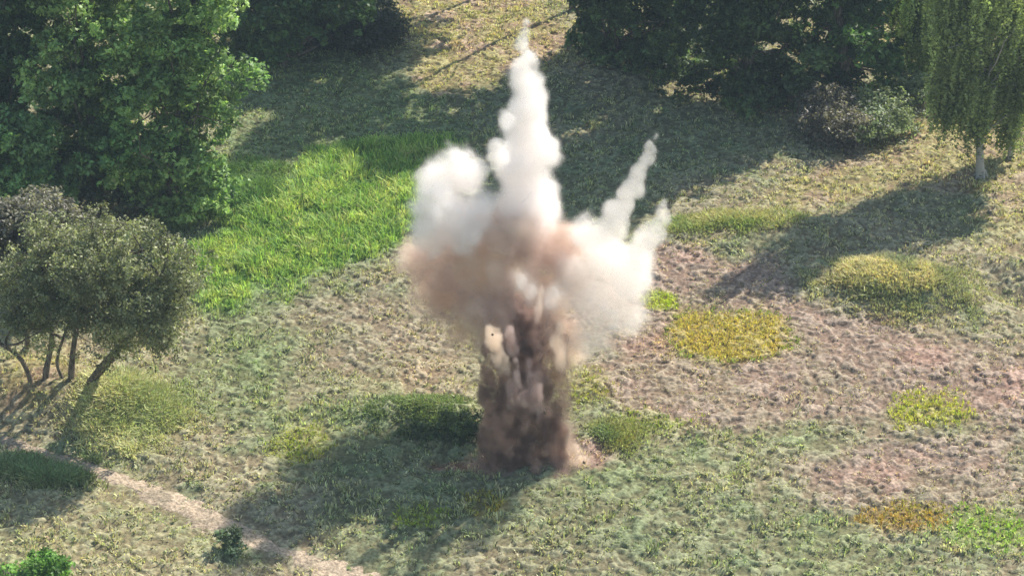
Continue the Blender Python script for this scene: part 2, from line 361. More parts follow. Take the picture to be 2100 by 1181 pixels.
mound_grass('mound_grass', 100, 960, 170, 50, 4500, .45, [(.14, .19, .085), (.19, .22, .11)], 'green long grass below the path at the left edge, darkened as if shaded', 115)  # greens kept darker here, tree shade put into the grass colour
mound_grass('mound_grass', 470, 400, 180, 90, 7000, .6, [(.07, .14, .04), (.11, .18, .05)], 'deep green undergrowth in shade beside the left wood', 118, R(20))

# ------------------------------------------------------------------ trees
def tube(P, r, seg=7):
    P = np.asarray(P, float); n = len(P); T = np.gradient(P, axis=0); T /= np.linalg.norm(T, axis=1)[:, None]+1e-9
    ref = np.array([0.31, .93, .2]); A = np.cross(T, ref); A /= np.linalg.norm(A, axis=1)[:, None]; B = np.cross(T, A)
    th = np.linspace(0, 2*np.pi, seg, endpoint=False)
    V = P[:, None]+(A[:, None]*np.cos(th)[None, :, None]+B[:, None]*np.sin(th)[None, :, None])*np.asarray(r)[:, None, None]
    i = np.arange(n*seg).reshape(n, seg); j = np.roll(i, -1, 1)
    F = np.stack([i[:-1], j[:-1], j[1:], i[1:]], -1).reshape(-1, 4)
    return V.reshape(-1, 3), F
def bez(a, b, bulge, n=9, wob=.08):
    a, b = np.array(a, float), np.array(b, float); t = np.linspace(0, 1, n)[:, None]; m = (a+b)/2+np.array(bulge)
    P = (1-t)**2*a+2*t*(1-t)*m+t*t*b; L = np.linalg.norm(b-a)
    P[1:-1] += rng.normal(0, wob*L*.12, (n-2, 3)); return P
class Acc:
    def __init__(s): s.V = []; s.F = []; s.n = 0
    def add(s, V, F): s.V.append(V); s.F.append(F+s.n); s.n += len(V)
    def get(s): return np.concatenate(s.V), np.concatenate(s.F)
def wood(stems, lobes, r0, nb=3, tw=2, thin=.25):
    """stems: list of polylines; limbs run from the stems into the lobes, twigs fork from them."""
    A = Acc()
    for k, (P, ra, rb) in enumerate(stems):
        P = np.asarray(P, float); rr = np.linspace(ra, rb, len(P)); rr[0] *= 1.35; A.add(*tube(P, rr, 9))
    for c, rad in lobes:
        c = np.array(c)
        allp = np.concatenate([np.asarray(P)[1:] for P, _a, _b in stems])
        for _ in range(nb if rad[0] > 1 or nb < 4 else 2):
            low = allp[allp[:, 2] < c[2]-.35*np.hypot(*(allp-c)[:, :2].T)]
            if not len(low): low = allp[:2]
            dd = np.linalg.norm(low-c, axis=1); s = low[np.argsort(dd)[rng.integers(0, min(5, len(low)))]]
            tgt = c+rng.normal(0, .45, 3)*np.array(rad); L = np.linalg.norm(tgt-s)
            Q = bez(s, tgt, (0, 0, -.12*L), 8); A.add(*tube(Q, np.linspace(r0*.4, r0*.08, 8), 6))
            for _t in range(tw):
                j = rng.integers(3, 8); e = Q[j]+rng.normal(0, .5, 3)*np.array(rad)
                A.add(*tube(bez(Q[j], e, (0, 0, .1), 6), np.linspace(r0*.12, r0*.03, 6), 4))
    return A.get()
def leaves(lobes, n_clump, per, size, cols, clump_r=.45, flat=.7, shell=.6, droop=0, csz=.35, cvar=.22, open_=.0):
    """leaf quads on the skins of many sprays, the sprays set on boughs through each lobe with gaps between"""
    vol = np.array([r[0]*r[1]+r[0]*r[2]+r[1]*r[2] for _, r in lobes]); pr = vol/vol.sum()
    def pick(n): 
        li = rng.choice(len(lobes), n, p=pr); return np.array([l[0] for l in lobes])[li], np.array([l[1] for l in lobes])[li]
    nb_ = max(6, n_clump//26); c, rad = pick(nb_)                       # boughs
    d = rng.normal(size=(nb_, 3)); d /= np.linalg.norm(d, axis=1)[:, None]
    BP = c+d*rad*(shell+(1.12-shell)*rng.random(nb_))[:, None]; BR = clump_r*(1.6+1.6*rng.random(nb_))
    btone = np.clip(rng.normal(1, csz*.6, nb_), .55, 1.6); bq = rng.random(nb_)
    bi = rng.integers(0, nb_, n_clump); e = rng.normal(size=(n_clump, 3)); e[:, 2] += .35; e /= np.linalg.norm(e, axis=1)[:, None]
    P = BP[bi]+e*BR[bi][:, None]*np.array([1, 1, .6])*(.55+.5*rng.random((n_clump, 1)))
    cs = (.5+.8*rng.random(n_clump))*clump_r*.75; d = e
    ctone = np.clip(rng.normal(1, csz, n_clump), .45, 1.9)*btone[bi]
    m = n_clump*per
    f = rng.normal(size=(m, 3)); f /= np.linalg.norm(f, axis=1)[:, None]
    g = np.repeat(P, per, 0)+f*np.array([1, 1, flat])*(np.repeat(cs, per)*(.35+.75*rng.random(m)))[:, None]
    g[:, 2] -= droop*rng.random(m)
    nrm = rng.normal(size=(m, 3))*.8+f*.5+np.array([0, 0, .7]); nrm /= np.linalg.norm(nrm, axis=1)[:, None]
    a = np.cross(nrm, rng.normal(size=(m, 3))); a /= np.linalg.norm(a, axis=1)[:, None]; b = np.cross(nrm, a)
    s = size*(.5+.9*rng.random(m))[:, None]
    V = np.stack([g-a*s*.75, g-b*s*.38+nrm*s*.1, g+a*s*.75, g+b*s*.38+nrm*s*.1], 1).reshape(-1, 3)
    F = np.arange(m*4).reshape(m, 4)
    q = np.clip(np.repeat(bq[bi], per)+rng.normal(0, .25, m), 0, 1)[:, None]
    col = (np.array(cols[0])*(1-q)+np.array(cols[1])*q)*np.repeat(ctone, per)[:, None]*(1+rng.normal(0, cvar, (m, 1)))
    return V, F, np.repeat(np.clip(col, .008, .6), 4, 0)
def lob(y, u, v, ru, rv=None, rd=None):
    """an ellipsoid in the upright plane at depth y, by photo centre and radii"""
    p = up(y, u, v); k = ppm(y, p[2]); rv = ru if rv is None else rv; rx = ru/k; rz = rv/k/math.cos(PITCH)*.95
    return (tuple(p), (rx, (rx if rd is None else rd), rz))
def make_tree(name, base, lobes, cols, leaf, ncl, per, label, cat, trunk_r, stems=None, group=None, barkm=None, clump_r=.45, shell=.55, droop=0, nb=3, csz=.3, tw=2, zoff=0):
    bx, by = base[:2]; bz = float(gz(bx, by))+zoff; o = empty(name, (bx, by, bz)); B = np.array([bx, by, bz])
    lobes = [(tuple(np.array(c)-B), r) for c, r in lobes]
    if stems is None:
        top = max(lobes, key=lambda l: l[0][2]); tp = np.array(top[0]); n = 12; t = np.linspace(0, 1, n)[:, None]
        P = np.array([0, 0, -.2])*(1-t)+tp*t; P[1:-1, :2] += np.cumsum(rng.normal(0, .09, (n-2, 2)), 0)*np.linspace(1, .3, n-2)[:, None]
        stems = [(P, trunk_r, trunk_r*.2)]
    else: stems = [(np.array(P)-B, ra, rb) for P, ra, rb in stems]
    V, F = wood(stems, lobes, trunk_r, nb, tw); np_mesh('trunk', V, F, barkm or M_BARK, o, smooth=True)
    V, F, c = leaves(lobes, ncl, per, leaf, cols, clump_r, shell=shell, droop=droop, csz=csz)
    np_mesh('crown', V, F, M_LEAF, o, colors=c)
    return tag(o, label, cat, group)

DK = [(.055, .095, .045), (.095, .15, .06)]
MD = [(.055, .115, .035), (.12, .21, .055)]
GW = 'trees of the left wood'; GR = 'trees of the dark clump behind the smoke'
# --- left wood
by = gp(370, 440)[1]
make_tree('broadleaf_tree', gp(345, 440), [lob(by, 330, 395, 70, 45), lob(by, 410, 380, 45, 40), lob(by, 400, -60, 110, 120), lob(by, 385, 60, 100, 90), lob(by, 400, 130, 85, 85), lob(by, 340, 190, 95, 90), lob(by, 385, 250, 62, 70), lob(by, 345, 320, 75, 75), lob(by, 300, 100, 90, 100), lob(by, 270, 300, 70, 90)],
          [(.13, .23, .08), (.27, .38, .13)], .16, 2600, 26, 'tall leafy tree with sunlit bright green right side, rightmost in the left wood', 'tree', .28, group=GW)
by = gp(190, 420)[1]
make_tree('broadleaf_tree', gp(190, 420), [lob(by, 160, -60, 100, 110), lob(by, 180, 60, 75, 90), lob(by, 150, 150, 85, 90), lob(by, 200, 230, 65, 80), lob(by, 130, 280, 70, 80), lob(by, 190, 330, 60, 60)],
          [(.12, .21, .08), (.23, .33, .12)], .16, 1900, 26, 'tall dark green tree second from the left in the left wood', 'tree', .28, group=GW)
by = gp(10, 400)[1]
make_tree('broadleaf_tree', gp(0, 400), [lob(by, 10, -60, 110, 120), lob(by, -10, 80, 75, 100), lob(by, -30, 200, 80, 100), lob(by, 40, 60, 50, 70)],
          [(.05, .11, .045), (.09, .16, .06)], .17, 1700, 26, 'blue green tree at the upper left corner', 'tree', .28, group=GW)
by = gp(30, 500)[1]
make_tree('broadleaf_tree', gp(20, 480), [lob(by, 10, 320, 75, 75), lob(by, 60, 350, 60, 70), lob(by, 0, 400, 95, 70), lob(by, 80, 410, 40, 45)],
          [(.11, .20, .08), (.20, .31, .11)], .15, 1500, 26, 'low rounded green tree at the left edge above the grey green tree', 'tree', .2, group=GW)
by = gp(200, 430)[1]
make_tree('shrub', gp(205, 440), [lob(by, 180, 350, 70, 50), lob(by, 240, 380, 60, 45), lob(by, 300, 390, 50, 35)], [(.10, .12, .08), (.17, .19, .11)], .13, 700, 22, 'greyish shrub at the foot of the left wood', 'shrub', .08)
# --- trees at the top, left of the clearing
by = gp(600, 110)[1]
make_tree('broadleaf_tree', gp(580, 130), [lob(by, 560, -60, 110, 70), lob(by, 560, -10, 110, 80), lob(by, 660, -50, 90, 60), lob(by, 560, 80, 80, 50), lob(by, 700, 10, 60, 45), lob(by, 480, 40, 70, 80)],
          [(.055, .11, .04), (.11, .19, .06)], .18, 2600, 26, 'dark tree with few sunlit leaves at the top, between left wood and clearing', 'tree', .25, group=GW)
by = gp(720, 90)[1]
make_tree('shrub', gp(735, 92), [lob(by, 740, 45, 62, 32), lob(by, 690, 60, 50, 25), lob(by, 770, 60, 35, 25)], [(.035, .045, .04), (.06, .07, .05)], .13, 900, 24, 'dark rounded bush at the left edge of the dry clearing', 'shrub', .1)
for (u, v, tu_, lab) in [(1175, 28, -640, 'tall tree standing past the top edge whose shade dapples the dry clearing'), (1055, -25, -540, 'tall tree past the top edge whose shade falls right of the left wood')]:
    by = gp(u, v)[1]
    make_tree('broadleaf_tree', gp(u, v), [lob(by, u, tu_, 115, 110), lob(by, u-40, tu_+130, 110, 70), lob(by, u+50, tu_+110, 90, 70), lob(by, u, tu_-110, 70, 60)], MD, .16, 1700, 24, lab, 'tree', .13)
# --- right dark clump
by = gp(1250, 125)[1]
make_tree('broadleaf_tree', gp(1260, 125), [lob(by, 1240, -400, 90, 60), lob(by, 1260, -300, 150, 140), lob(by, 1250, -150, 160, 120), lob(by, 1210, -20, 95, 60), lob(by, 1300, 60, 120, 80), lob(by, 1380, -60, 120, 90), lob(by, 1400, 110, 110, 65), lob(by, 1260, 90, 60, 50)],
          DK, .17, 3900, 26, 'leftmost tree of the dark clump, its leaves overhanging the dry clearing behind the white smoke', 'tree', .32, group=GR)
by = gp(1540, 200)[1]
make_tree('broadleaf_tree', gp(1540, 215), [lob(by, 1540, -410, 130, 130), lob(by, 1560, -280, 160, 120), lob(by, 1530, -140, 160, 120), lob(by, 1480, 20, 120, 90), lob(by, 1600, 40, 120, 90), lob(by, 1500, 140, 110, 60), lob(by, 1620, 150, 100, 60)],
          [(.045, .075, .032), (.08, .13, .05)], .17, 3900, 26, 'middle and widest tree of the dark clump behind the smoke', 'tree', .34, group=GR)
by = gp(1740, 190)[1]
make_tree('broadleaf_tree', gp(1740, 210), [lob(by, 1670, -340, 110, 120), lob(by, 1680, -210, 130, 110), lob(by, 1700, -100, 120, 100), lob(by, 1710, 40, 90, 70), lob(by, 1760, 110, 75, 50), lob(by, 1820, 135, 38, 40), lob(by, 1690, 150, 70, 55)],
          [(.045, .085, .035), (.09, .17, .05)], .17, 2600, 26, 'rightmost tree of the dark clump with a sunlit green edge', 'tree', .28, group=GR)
by = gp(1725, 285)[1]
make_tree('shrub', gp(1725, 290), [lob(by, 1720, 235, 48, 32), lob(by, 1700, 260, 45, 30), lob(by, 1745, 265, 36, 28)], [(.10, .09, .085), (.17, .155, .13)], .11, 800, 20, 'grey purple bush at the right foot of the dark clump', 'shrub', .07, tw=4)
for (u, v, s, n) in [(1800, 225, 32, 260), (1780, 262, 26, 200), (1885, 180, 28, 200), (1830, 250, 22, 140)]:
    by = gp(u, v+s)[1]
    lab = {1800: 'pale blue green weedy bush nearest the grey purple bush', 1780: 'small pale bush half behind the grey purple bush', 1885: 'small pale green bush left of the birch crown', 1830: 'low pale green weed clump on dry grass left of the birch'}[u]
    make_tree('weed_bush', gp(u, v+s), [lob(by, u, v, s*1.2, s*.6), lob(by, u+s*.6, v+s*.3, s*.8, s*.45)], [(.15, .19, .12), (.24, .28, .16)], .12, n, 14, lab, 'bush', .03, nb=2, group='pale weed bushes by the dry slope')

# --- birches
def birch(base, topuv, strands_lobes, n, label, tr, cols, lean=None):
    bx, by = base[:2]; bz = float(gz(bx, by)); B = np.array([bx, by, bz]); o = empty('birch_tree', tuple(B))
    T = up(by, *topuv)-B; k = 16; t = np.linspace(0, 1, k)[:, None]; P = np.array([0, 0, -.2])*(1-t)+T*t; P[2:-1, 0] += np.sin(np.linspace(0, 5, k-3))*.12
    A = Acc(); r = np.linspace(tr, tr*.25, k); r[0] = tr*1.25; A.add(*tube(P, r, 10))
    ang = np.linspace(0, 6.28, 6)[:-1]
    for a_ in ang: A.add(*tube(bez((math.cos(a_)*tr*.5, math.sin(a_)*tr*.5, .35), (math.cos(a_)*tr*2.0, math.sin(a_)*tr*2.0, -.12), (0, 0, -.05), 6), np.linspace(tr*.5, tr*.15, 6), 6))
    Vs = []; starts = []
    for c, rad in strands_lobes:
        c = np.array(c)-B
        for _ in range(10):
            e = c+rng.normal(0, .5, 3)*np.array(rad); i = rng.integers(4, k); s = P[i]
            if s[2] > e[2]-.3: s = P[max(2, min(k-1, int((e[2]-1)/T[2]*k)))]
            Q = bez(s, e, (0, 0, .5), 8); A.add(*tube(Q, np.linspace(tr*.3, tr*.05, 8), 5)); starts += [Q[j] for j in range(3, 8)]
    starts = np.array(starts)
    w_ = np.array([r_[0]*r_[2] for _, r_ in strands_lobes]); li = rng.choice(len(strands_lobes), n, p=w_/w_.sum())
    c = np.array([l[0] for l in strands_lobes])[li]-B; rad = np.array([l[1] for l in strands_lobes])[li]
    d = rng.normal(size=(n, 3)); d /= np.linalg.norm(d, axis=1)[:, None]; S0 = c+d*rad*(.45+.55*rng.random((n, 1))); K_ = max(20, n//26); kc = S0[:K_].copy(); ki = rng.integers(0, K_, n); S0 = kc[ki]+rng.normal(0, .26, (n, 3))*np.array([1, 1, 1.4]); kt = np.clip(rng.normal(1, .28, K_), .55, 1.7)
    per = 26; L = rng.uniform(.5, 2.3, n); tt_ = rng.random((n, per)); tone = np.clip(rng.normal(1, .3, n), .5, 1.8)*kt[ki]
    g = S0[:, None, :]+np.stack([rng.normal(0, .05, (n, per))+tt_*rng.normal(0, .1, (n, 1)), rng.normal(0, .05, (n, per)), -tt_*L[:, None]], -1)
    g = g.reshape(-1, 3); m = len(g); s = .085*(.6+.8*rng.random((m, 1)))
    nrm = rng.normal(size=(m, 3)); nrm[:, 2] *= .5; nrm /= np.linalg.norm(nrm, axis=1)[:, None]
    a = np.cross(nrm, rng.normal(size=(m, 3))*np.array([.5, .5, 1])); a /= np.linalg.norm(a, axis=1)[:, None]; b = np.cross(nrm, a)
    V = np.stack([g-a*s*.8, g-b*s*.5, g+a*s*.8, g+b*s*.5], 1).reshape(-1, 3)
    q = rng.random((m, 1)); col = (np.array(cols[0])*(1-q)+np.array(cols[1])*q)*np.repeat(tone, per)[:, None]
    np_mesh('crown', V, np.arange(m*4).reshape(m, 4), M_LEAF, o, colors=np.repeat(col, 4, 0))
    Vw, Fw = A.get(); np_mesh('trunk', Vw, Fw, M_BIRCH, o, smooth=True)
    return tag(o, label, 'tree', 'birches at the upper right')
BC = [(.14, .18, .08), (.27, .32, .13)]
base = gp(2012, 358); by = base[1]
birch(base, (1995, -330), [lob(by, 1985, 155, 58, 75), lob(by, 1960, 75, 58, 90), lob(by, 2050, 80, 60, 90), lob(by, 1995, 0, 100, 100), lob(by, 2065, 170, 35, 60), lob(by, 1945, 165, 26, 50), lob(by, 2015, 215, 26, 26), lob(by, 2120, 120, 60, 100), lob(by, 2110, 0, 80, 100), lob(by, 2000, -120, 90, 100), lob(by, 2000, -240, 60, 80)], 3600,
      'birch with drooping foliage and bare white trunk foot at the right', .19, BC)
base = gp(2072, 318); by = base[1]
birch(base, (2110, -200), [lob(by, 2075, 210, 26, 50), lob(by, 2100, 90, 50, 90), lob(by, 2120, -30, 60, 90)], 1300, 'slimmer birch half hidden behind the right edge, with low hanging twigs', .10, BC)
base = gp(1890, 165); by = base[1]
birch(base, (1880, -330), [lob(by, 1890, 60, 48, 60), lob(by, 1860, -20, 50, 70), lob(by, 1930, -20, 60, 80), lob(by, 1890, -140, 70, 90)], 2400, 'pale green birch farther back, between the dark clump and the front birch', .18, [(.17, .24, .08), (.32, .38, .15)])

# --- grey green many-stemmed tree at the left
base = gp(150, 812); by = base[1]
def S(pts, ra, rb, dy=0): 
    P = [up(by+dy*i/(len(pts)-1), u, v) for i, (u, v) in enumerate(pts)]
    P = np.array(P); tt = np.linspace(0, len(P)-1, 14); P = np.stack([np.interp(tt, range(len(P)), P[:, k]) for k in range(3)], 1)
    ks = np.array([.25, .5, .25]); Q = P.copy()
    for k in range(3): Q[1:-1, k] = P[:-2, k]*.25+P[1:-1, k]*.5+P[2:, k]*.25
    return (Q, ra, rb)
stems = [S([(72, 812), (62, 775), (45, 735), (15, 712), (-30, 690), (-60, 640)], .11, .05, -.5), S([(98, 806), (92, 770), (100, 735), (110, 680), (90, 560), (80, 500)], .15, .05, .5),
         S([(140, 815), (128, 775), (112, 740), (150, 640), (160, 560)], .08, .04, .2), S([(148, 818), (146, 770), (148, 730), (160, 650), (190, 540), (200, 480)], .15, .05, 0),
         S([(165, 815), (190, 775), (225, 730), (270, 690), (310, 620), (340, 540)], .16, .05, -1.7), S([(150, 818), (170, 800), (230, 745), (260, 640), (270, 520)], .10, .04, -.6)]
make_tree('hawthorn_tree', base, [lob(by, 90, 560, 85, 62, 1.6), lob(by-0.6, 200, 540, 90, 58, 1.8), lob(by-1.7, 300, 590, 75, 58, 1.7), lob(by-1.7, 335, 640, 42, 45, 1.2), lob(by-0.6, 180, 620, 80, 55, 1.7), lob(by, 60, 640, 60, 50, 1.3), lob(by-1.2, 245, 665, 48, 32, 1.1), lob(by, 10, 570, 60, 60, 1.4), lob(by-1.7, 360, 580, 30, 36, 1.0), lob(by, 120, 500, 70, 34, 1.2), lob(by-1.2, 260, 515, 50, 30, 1.2), lob(by-0.6, 190, 448, 24, 22, .5), lob(by-1.2, 272, 458, 22, 24, .5), lob(by-1.7, 335, 500, 22, 22, .5), lob(by-1.7, 390, 560, 18, 26, .5), lob(by, 60, 470, 30, 20, .5), lob(by-1.2, 235, 712, 34, 18, .7), lob(by-1.7, 300, 672, 36, 30, 1.0), lob(by-1.7, 345, 690, 18, 18, .5)],
          [(.14, .155, .085), (.28, .29, .16)], .08, 3300, 24, 'grey green spreading tree with several bare crooked stems at the left', 'tree', .16, stems, clump_r=.36, shell=.5, csz=.28, nb=5, tw=4, droop=.15)
by = gp(50, 720)[1]
make_tree('hawthorn_tree', gp(40, 720), [lob(by, 60, 450, 65, 28, 1.3), lob(by, 10, 500, 60, 60, 1.4), lob(by, 100, 440, 35, 22, 1)], [(.13, .12, .10), (.20, .19, .15)], .10, 1500, 22, 'greyer twiggy tree showing above and behind the many stemmed tree', 'tree', .12, clump_r=.35, tw=5, nb=4)
# --- small shrub at the lower left corner and weeds
by = gp(50, 1230)[1]
make_tree('leafy_shrub', gp(50, 1235), [lob(by, 15, 1165, 38, 40), lob(by, 95, 1175, 28, 35), lob(by, 50, 1205, 60, 35)], [(.08, .17, .03), (.17, .32, .06)], .10, 420, 22, 'bright green leafy shrub cut off by the lower left corner', 'shrub', .05, clump_r=.25)
by = gp(475, 1130)[1]
make_tree('weed_bush', gp(475, 1130), [lob(by, 472, 1112, 30, 16, .5)], [(.09, .14, .09), (.15, .20, .12)], .07, 160, 16, 'small blue green weed bush beside the path', 'bush', .02, clump_r=.14, nb=2)
by = gp(870, 880)[1]
make_tree('weed_bush', gp(900, 893), [lob(by, 860, 876, 38, 8, .7), lob(by, 945, 868, 36, 13, .7), lob(by, 895, 888, 34, 8, .5)], [(.06, .095, .045), (.11, .15, .06)], .07, 520, 18, 'dark green bush on the bank left behind the dust column', 'bush', .04, clump_r=.2, nb=2)

# ------------------------------------------------------------------ the explosion
def smoke_mat(name, col, dens, var, aniso=0.0, nscale=.6):
    m, t = mat(name); L = t.links.new
    out = N(t, 'ShaderNodeOutputMaterial'); v = N(t, 'ShaderNodeVolumePrincipled'); v.inputs['Anisotropy'].default_value = aniso
    v.inputs['Density'].default_value = 0
    at = N(t, 'ShaderNodeAttribute', attribute_name='density')
    mu = N(t, 'ShaderNodeMath', operation='MULTIPLY'); mu.inputs[1].default_value = dens; L(at.outputs['Fac'], mu.inputs[0])
    v.inputs['Density Attribute'].default_value = ''
    L(mu.outputs[0], v.inputs['Density']); v.inputs['Color'].default_value = (*col, 1)
    if var is not None:
        g = N(t, 'ShaderNodeNewGeometry'); n = N(t, 'ShaderNodeTexNoise'); n.inputs['Scale'].default_value = nscale; n.inputs['Detail'].default_value = 2
        L(g.outputs['Position'], n.inputs['Vector']); cr = N(t, 'ShaderNodeValToRGB'); cr.color_ramp.elements[0].position = .4; cr.color_ramp.elements[1].position = .6
        cr.color_ramp.elements[0].color = (*col, 1); cr.color_ramp.elements[1].color = (*var, 1); L(n.outputs['Fac'], cr.inputs[0]); L(cr.outputs[0], v.inputs['Color'])
    L(v.outputs[0], out.inputs['Volume']); return m
def veil_mat(name, col, op):
    m, t = mat(name); L = t.links.new; out = N(t, 'ShaderNodeOutputMaterial')
    d = N(t, 'ShaderNodeBsdfDiffuse'); d.inputs['Color'].default_value = (*col, 1); tr = N(t, 'ShaderNodeBsdfTransparent')
    mx = N(t, 'ShaderNodeMixShader'); mx.inputs[0].default_value = op; L(tr.outputs[0], mx.inputs[1]); L(d.outputs[0], mx.inputs[2]); L(mx.outputs[0], out.inputs['Surface']); return m

def smoke(name, puffs, vox, m_vol, m_veil, parent, warp=.5, wscale=.8, namp=.5, nscale=1.3, soft=.35, seed=0, label=None, stretch=1.0):
    """puffs: (centre, radii, strength). A density grid is filled from them and the faint veil of its outline is kept with it."""
    c = np.array([p[0] for p in puffs]); r = np.array([p[1] for p in puffs])
    lo = (c-r*1.3-warp*.5).min(0); hi = (c+r*1.3+warp*.5).max(0); res = np.maximum(8, np.ceil((hi-lo)/vox)).astype(int)
    me = bpy.data.meshes.new(name)
    import bmesh
    bm = bmesh.new()
    for p in puffs:
        bmesh.ops.create_icosphere(bm, subdivisions=2, radius=1, matrix=Matrix.Translation(p[0]) @ Matrix.Diagonal((*p[1], 1)))
    bm.to_mesh(me); bm.free(); me.materials.append(m_veil); me.materials.append(m_vol)
    o = bpy.data.objects.new(name, me); COL.objects.link(o); o.parent = parent
    if parent is not None: o.matrix_parent_inverse = Matrix.Translation(-Vector(parent.location))
    g = bpy.data.node_groups.new(name+'_density', 'GeometryNodeTree')
    g.interface.new_socket('Geometry', in_out='INPUT', socket_type='NodeSocketGeometry'); g.interface.new_socket('Geometry', in_out='OUTPUT', socket_type='NodeSocketGeometry')
    L = g.links.new; n = lambda k, **kw: N(g, k, **kw)
    go = n('NodeGroupOutput'); pos = n('GeometryNodeInputPosition')
    off = n('ShaderNodeVectorMath', operation='ADD'); off.inputs[1].default_value = (seed*13.7, seed*5.1, seed*3.3); L(pos.outputs[0], off.inputs[0])
    sc_ = n('ShaderNodeVectorMath', operation='MULTIPLY'); sc_.inputs[1].default_value = (1, 1, stretch); L(off.outputs[0], sc_.inputs[0])
    wn = n('ShaderNodeTexNoise'); wn.inputs['Scale'].default_value = wscale; wn.inputs['Detail'].default_value = 2; L(sc_.outputs[0], wn.inputs['Vector'])
    ws = n('ShaderNodeVectorMath', operation='SUBTRACT'); ws.inputs[1].default_value = (.5, .5, .5); L(wn.outputs['Color'], ws.inputs[0])
    wm = n('ShaderNodeVectorMath', operation='SCALE'); wm.inputs['Scale'].default_value = warp*2; L(ws.outputs[0], wm.inputs[0])
    wp = n('ShaderNodeVectorMath', operation='ADD'); L(pos.outputs[0], wp.inputs[0]); L(wm.outputs[0], wp.inputs[1])
    acc = None
    for p in puffs:
        s = n('ShaderNodeVectorMath', operation='SUBTRACT'); L(wp.outputs[0], s.inputs[0]); s.inputs[1].default_value = tuple(p[0])
        mm = n('ShaderNodeVectorMath', operation='MULTIPLY'); L(s.outputs[0], mm.inputs[0]); mm.inputs[1].default_value = tuple(1/np.array(p[1]))
        ln_ = n('ShaderNodeVectorMath', operation='LENGTH'); L(mm.outputs[0], ln_.inputs[0])
        ma = n('ShaderNodeMath', operation='MULTIPLY_ADD'); L(ln_.outputs['Value'], ma.inputs[0]); ma.inputs[1].default_value = -p[2]; ma.inputs[2].default_value = p[2]
        if acc is None: acc = ma
        else:
            sm = n('ShaderNodeMath', operation='SMOOTH_MAX'); L(acc.outputs[0], sm.inputs[0]); L(ma.outputs[0], sm.inputs[1]); sm.inputs[2].default_value = .15; acc = sm
    nn = n('ShaderNodeTexNoise'); nn.inputs['Scale'].default_value = nscale; nn.inputs['Detail'].default_value = 4; nn.inputs['Roughness'].default_value = .55; L(sc_.outputs[0], nn.inputs['Vector'])
    na = n('ShaderNodeMath', operation='MULTIPLY_ADD'); L(nn.outputs['Fac'], na.inputs[0]); na.inputs[1].default_value = namp; na.inputs[2].default_value = -namp*.5
    ad = n('ShaderNodeMath', operation='ADD'); L(acc.outputs[0], ad.inputs[0]); L(na.outputs[0], ad.inputs[1])
    mr = n('ShaderNodeMapRange', interpolation_type='SMOOTHSTEP'); mr.inputs['From Min'].default_value = 0; mr.inputs['From Max'].default_value = soft; L(ad.outputs[0], mr.inputs['Value'])
    vc = n('GeometryNodeVolumeCube'); L(mr.outputs[0], vc.inputs['Density']); vc.inputs['Min'].default_value = tuple(lo); vc.inputs['Max'].default_value = tuple(hi)
    for k, a in zip(('X', 'Y', 'Z'), res): vc.inputs['Resolution '+k].default_value = int(a)
    g.nodes.remove(go); o.modifiers  # density tree is shared by the outline mesh and the vapour inside it
    sm1 = n('GeometryNodeSetMaterial'); sm1.inputs['Material'].default_value = m_vol; L(vc.outputs[0], sm1.inputs[0])
    vm = n('GeometryNodeVolumeToMesh'); vm.inputs['Threshold'].default_value = .45; L(vc.outputs[0], vm.inputs[0])
    sm2 = n('GeometryNodeSetMaterial'); sm2.inputs['Material'].default_value = m_veil; L(vm.outputs[0], sm2.inputs[0])
    ss = n('GeometryNodeSetShadeSmooth'); L(sm2.outputs[0], ss.inputs[0])
    go = n('NodeGroupOutput'); g2 = g.copy(); L(ss.outputs[0], go.inputs[0])
    md = o.modifiers.new('outline', 'NODES'); md.node_group = g
    go2 = [q for q in g2.nodes if q.bl_idname == 'NodeGroupOutput'][0]
    g2.links.new([q for q in g2.nodes if q.bl_idname == 'GeometryNodeSetMaterial'][0].outputs[0], go2.inputs[0])
    vd = bpy.data.volumes.new('vapour'); vd.materials.append(m_vol); vo = bpy.data.objects.new('vapour', vd); COL.objects.link(vo); vo.parent = o
    md2 = vo.modifiers.new('density', 'NODES'); md2.node_group = g2
    if label: o['label'] = label
    return o
CB = gp(1085, 955); Y0 = CB[1]
def pf(u, v, ru, rv=None, dy=0., s=1.0, rd=None):
    rv = ru if rv is None else rv; p = up(Y0+dy, u, v); k = ppm(Y0+dy, p[2]); ru = ru*1.13; rv = rv*1.13; rx = ru/k
    return (tuple(p), (rx, rx if rd is None else rd, rv/k/math.cos(PITCH)*.97), s)
W = (.958, .915, .90)
V_WHITE = smoke_mat('white_smoke', W, 1.6, None); V_WHITE2 = smoke_mat('thin_white_smoke', (.955, .905, .875), 1.1, None)
V_TAN = smoke_mat('tan_dust', (.93, .80, .69), 2.3, (.72, .55, .48), 0, .5); V_BROWN = smoke_mat('brown_dust', (.70, .49, .41), 5, (.27, .165, .14), 0, 1.5); V_RUST = smoke_mat('rust_dust', (.78, .58, .48), 2.2, (.6, .40, .34), 0, 1.1); V_DUSK = smoke_mat('dusky_dust', (.80, .64, .57), 1.9, (.62, .45, .40), 0, 1.0); V_MAUVE = smoke_mat('mauve_dust', (.68, .56, .53), 5, (.45, .33, .31), 0, 2)
V_PALE = smoke_mat('pale_dust', (.95, .80, .66), 2.6, None); V_GREY = smoke_mat('grey_dust', (.80, .74, .74), 4, None)
S_WHITE = veil_mat('white_smoke_veil', (.9, .9, .9), .06); S_TAN = veil_mat('tan_dust_veil', (.7, .58, .5), .06); S_BROWN = veil_mat('brown_dust_veil', (.25, .19, .17), .12)
ex = empty('smoke_cloud', (CB[0], CB[1], float(gz(CB[0], CB[1]))))
tag(ex, 'towering white smoke and brown dust cloud of an explosion in the middle of the field', 'explosion')
